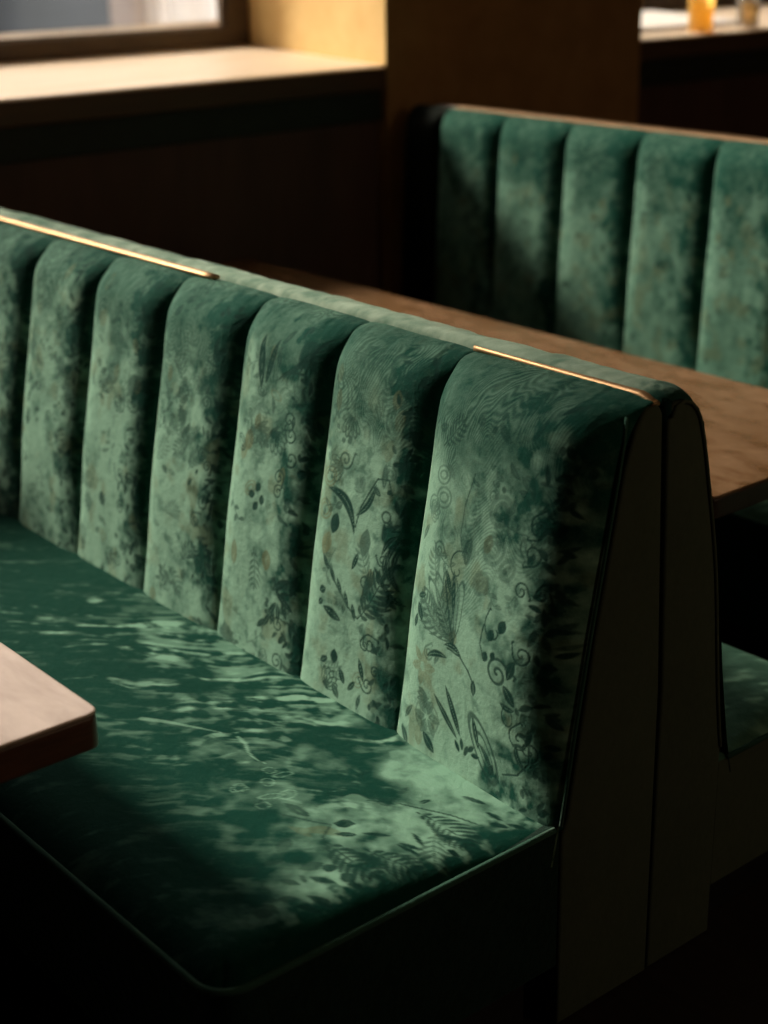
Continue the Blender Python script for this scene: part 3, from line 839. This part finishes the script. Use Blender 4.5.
obj('back_board', prism(cap, 0, -2.905, .62, .012, 3), M_SIDE, BC)
br = bmesh.new()
add_box(br, (-2.70, 2.000, 1.150), (.61, 2.028, 1.170), .006)
obj('brass_trim', br, simple('dull_brass', (.17, .10, .05), .55, .7, var=(.12, .075, .038), scale=5), BC)
obj('top_rail', box((-2.86, 2.03, 1.145), (.61, 2.09, 1.163), .006), M_NOSE, BC)
obj('seat_base', prism(round_poly([(-2.915, 1.12), (.63, 1.12), (.63, 1.93), (-2.915, 1.93)], [0, .05, 0, 0], 8), 2, .11, .405, .004), M_SEAT, BC)
obj('toe_kick', box((-2.915, 1.20, .002), (.58, 1.93, .11)), M_IRON, BC)
sc_ = seat('seat_cushion', BC, -2.915, .632, 1.112, 1.93, .404, .035, .014, M_SEAT, near=False, seed=760)
obj('seat_piping', tube([(-2.915, 1.111, .406), (.58, 1.111, .406), (.62, 1.13, .406), (.634, 1.17, .406), (.634, 1.9, .406)], .005), M_WELT, sc_, True)

# ------------------------------------------------------------------ tables
def table(label, x0, x1, y0, y1, th, top_mat, edge_mat, cols, r=.022, group=None):
    zt = .72
    t = thing('table', label, 'table', ((x0 + x1) / 2, (y0 + y1) / 2, 0))
    core = round_poly([(x0, y0), (x1, y0), (x1, y1), (x0, y1)], r, 8)
    tp = obj('tabletop', prism(core, 2, zt - .007, zt, .0025, 2), top_mat, t)
    obj('edge_band', prism(core, 2, zt - th, zt - .0071, .003, 2), edge_mat, tp)
    for cx in cols:
        cy = (y0 + y1) / 2
        c = obj('pedestal', lathe([(.19, .0), (.195, .012), (.18, .022), (.07, .04), (.042, .07), (.038, .30), (.038, zt - th - .05), (.06, zt - th - .04)], (cx, cy, .001), 36), M_IRON, t, True)
        bm = bmesh.new()
        add_box(bm, (cx - .22, cy - .03, zt - th - .042), (cx + .22, cy + .03, zt - th - .001), .006)
        add_box(bm, (cx - .03, cy - .22, zt - th - .040), (cx + .03, cy + .22, zt - th - .001), .006)
        obj('top_bracket', bm, M_IRON, c)
    return t
table('pale wooden table with a rounded corner at the left, in front of the foreground seat', -2.5, -.318, -1.66, -.884, .060, M_TABLE, M_EDGE, (-.95, -1.95))
table('long brown wooden table between the back-to-back bench and the far banquette', -2.86, -.290, .485, 1.180, .050, M_WOOD, M_WOODEDGE, (-1.1, -2.0))

# ------------------------------------------------------------------ things on the far window sill
def on_sill(x): return Z_B + .012 + (Z_S - Z_B) * (x - (GX - .05)) / (WX - .012 - (GX - .05)) + .0018
def glass(name, label, x, y, r, h, m, fill=None, group=None):
    z = on_sill(x + r)
    t = thing(name, label, 'glass', (x, y, z), group)
    prof = [(.001, 0), (r * .86, 0), (r * .9, .004), (r, h * .6), (r * 1.03, h), (r * .99, h), (r * .95, h * .6), (r * .85, .012), (.001, .011)]
    g = obj('tumbler', lathe(prof, (x, y, z), 36, cap=False), m, t, True)
    if fill:
        obj('drink', lathe([(.001, .013), (r * .84, .013), (r * .93, h * .55), (r * .95, h * .7), (.001, h * .7)], (x, y, z), 36, cap=False), fill, t, True)
    return t
glass('drinking_glass', 'amber glass glowing in the sun on the far window sill', -3.085, 3.80, .056, .17, M_AMBER)
glass('drinking_glass', 'clear glass at the right edge of the photo on the far window sill', -3.085, 4.13, .050, .16, M_CLEAR, glass_mat('pale_drink', (.95, .80, .55), body=.4))
sheet_bm = bmesh.new()
for k in range(3):          # added white layers stand in for the sunlit top of the sill
    dz = .003 + k * .005; e = .006 * k
    lay = prism(round_poly([(-3.76 + e, on_sill(-3.76) + dz), (-3.19 - e, on_sill(-3.19) + dz), (-3.19 - e, on_sill(-3.19) + dz + .0045), (-3.76 + e, on_sill(-3.76) + dz + .0045)], .002, 4), 1, 3.33 + e, 4.25 - e, .001, 2)
    me = bpy.data.meshes.new('layer'); lay.to_mesh(me); lay.free(); sheet_bm.from_mesh(me); bpy.data.meshes.remove(me)
o = obj('lit_sill_sheet', sheet_bm, M_SILL_LIT)
tag(o, 'white sheet added as the sunlit part of the far window sill behind the amber glass', 'sheet')

# ------------------------------------------------------------------ light
sun = bpy.data.lights.new('sun', 'SUN'); sun.energy = 13.5; sun.angle = math.radians(14); sun.color = (1.0, .87, .69)
so = bpy.data.objects.new('sun', sun); COL.objects.link(so)
D = Vector((1.0, .46, -.74)).normalized()
so.rotation_euler = D.to_track_quat('-Z', 'Y').to_euler(); so.location = (-8, -4, 6)

lp = bpy.data.lights.new('fill_lamp', 'POINT'); lp.energy = 48; lp.color = (1.0, .74, .46); lp.shadow_soft_size = .18
lo = bpy.data.objects.new('fill_lamp', lp); COL.objects.link(lo); lo.location = (3.3, 1.4, 2.5)  # unseen warm fill light, added to lift the end panels and pier

w = bpy.data.worlds.new('sky'); SC.world = w; w.use_nodes = True
nt = w.node_tree; nt.nodes.clear()
out = nt.nodes.new('ShaderNodeOutputWorld'); bg = nt.nodes.new('ShaderNodeBackground')
tc = nt.nodes.new('ShaderNodeTexCoord'); sp = nt.nodes.new('ShaderNodeSeparateXYZ'); cr = nt.nodes.new('ShaderNodeValToRGB')
nt.links.new(tc.outputs['Generated'], sp.inputs[0])
mr = nt.nodes.new('ShaderNodeMapRange'); mr.inputs[1].default_value = -.1; mr.inputs[2].default_value = .8
nt.links.new(sp.outputs['Z'], mr.inputs[0]); nt.links.new(mr.outputs[0], cr.inputs[0])
cr.color_ramp.elements[0].color = (.75, .72, .68, 1); cr.color_ramp.elements[1].color = (.72, .70, .69, 1)
nt.links.new(cr.outputs[0], bg.inputs[0]); bg.inputs[1].default_value = 4.2
nt.links.new(bg.outputs[0], out.inputs[0])

# ------------------------------------------------------------------ camera
Rm = np.array([[0.64283311, -0.26192541, 0.71983378], [0.7658586, 0.23821669, -0.5972549], [-0.01504019, 0.93522612, 0.3537314]])
Cp = (1.53180323, -1.8722568, 1.8)
cam = bpy.data.cameras.new('camera'); co = bpy.data.objects.new('camera', cam); COL.objects.link(co)
M4 = Matrix([[*map(float, Rm[i]), Cp[i]] for i in range(3)] + [[0, 0, 0, 1]])
co.matrix_world = M4
cam.sensor_fit = 'HORIZONTAL'; cam.sensor_width = 24.0; cam.lens = 1572 * 24 / 768
cam.clip_start = .05; cam.clip_end = 100
cam.dof.use_dof = True
foc = Vector((-.28, -.20, .70))
cam.dof.focus_distance = abs((foc - Vector(Cp)).dot(-M4.to_3x3().col[2]))
cam.dof.aperture_fstop = 1.9
SC.camera = co

vs = SC.view_settings
SC.display_settings.display_device = 'sRGB'
vs.view_transform = 'Standard'; vs.look = 'None'; vs.gamma = 1.0; vs.use_curve_mapping = False
vs.exposure = 0.0
SC.cycles.use_denoising = True
SC.cycles.max_bounces = 10; SC.cycles.transparent_max_bounces = 16
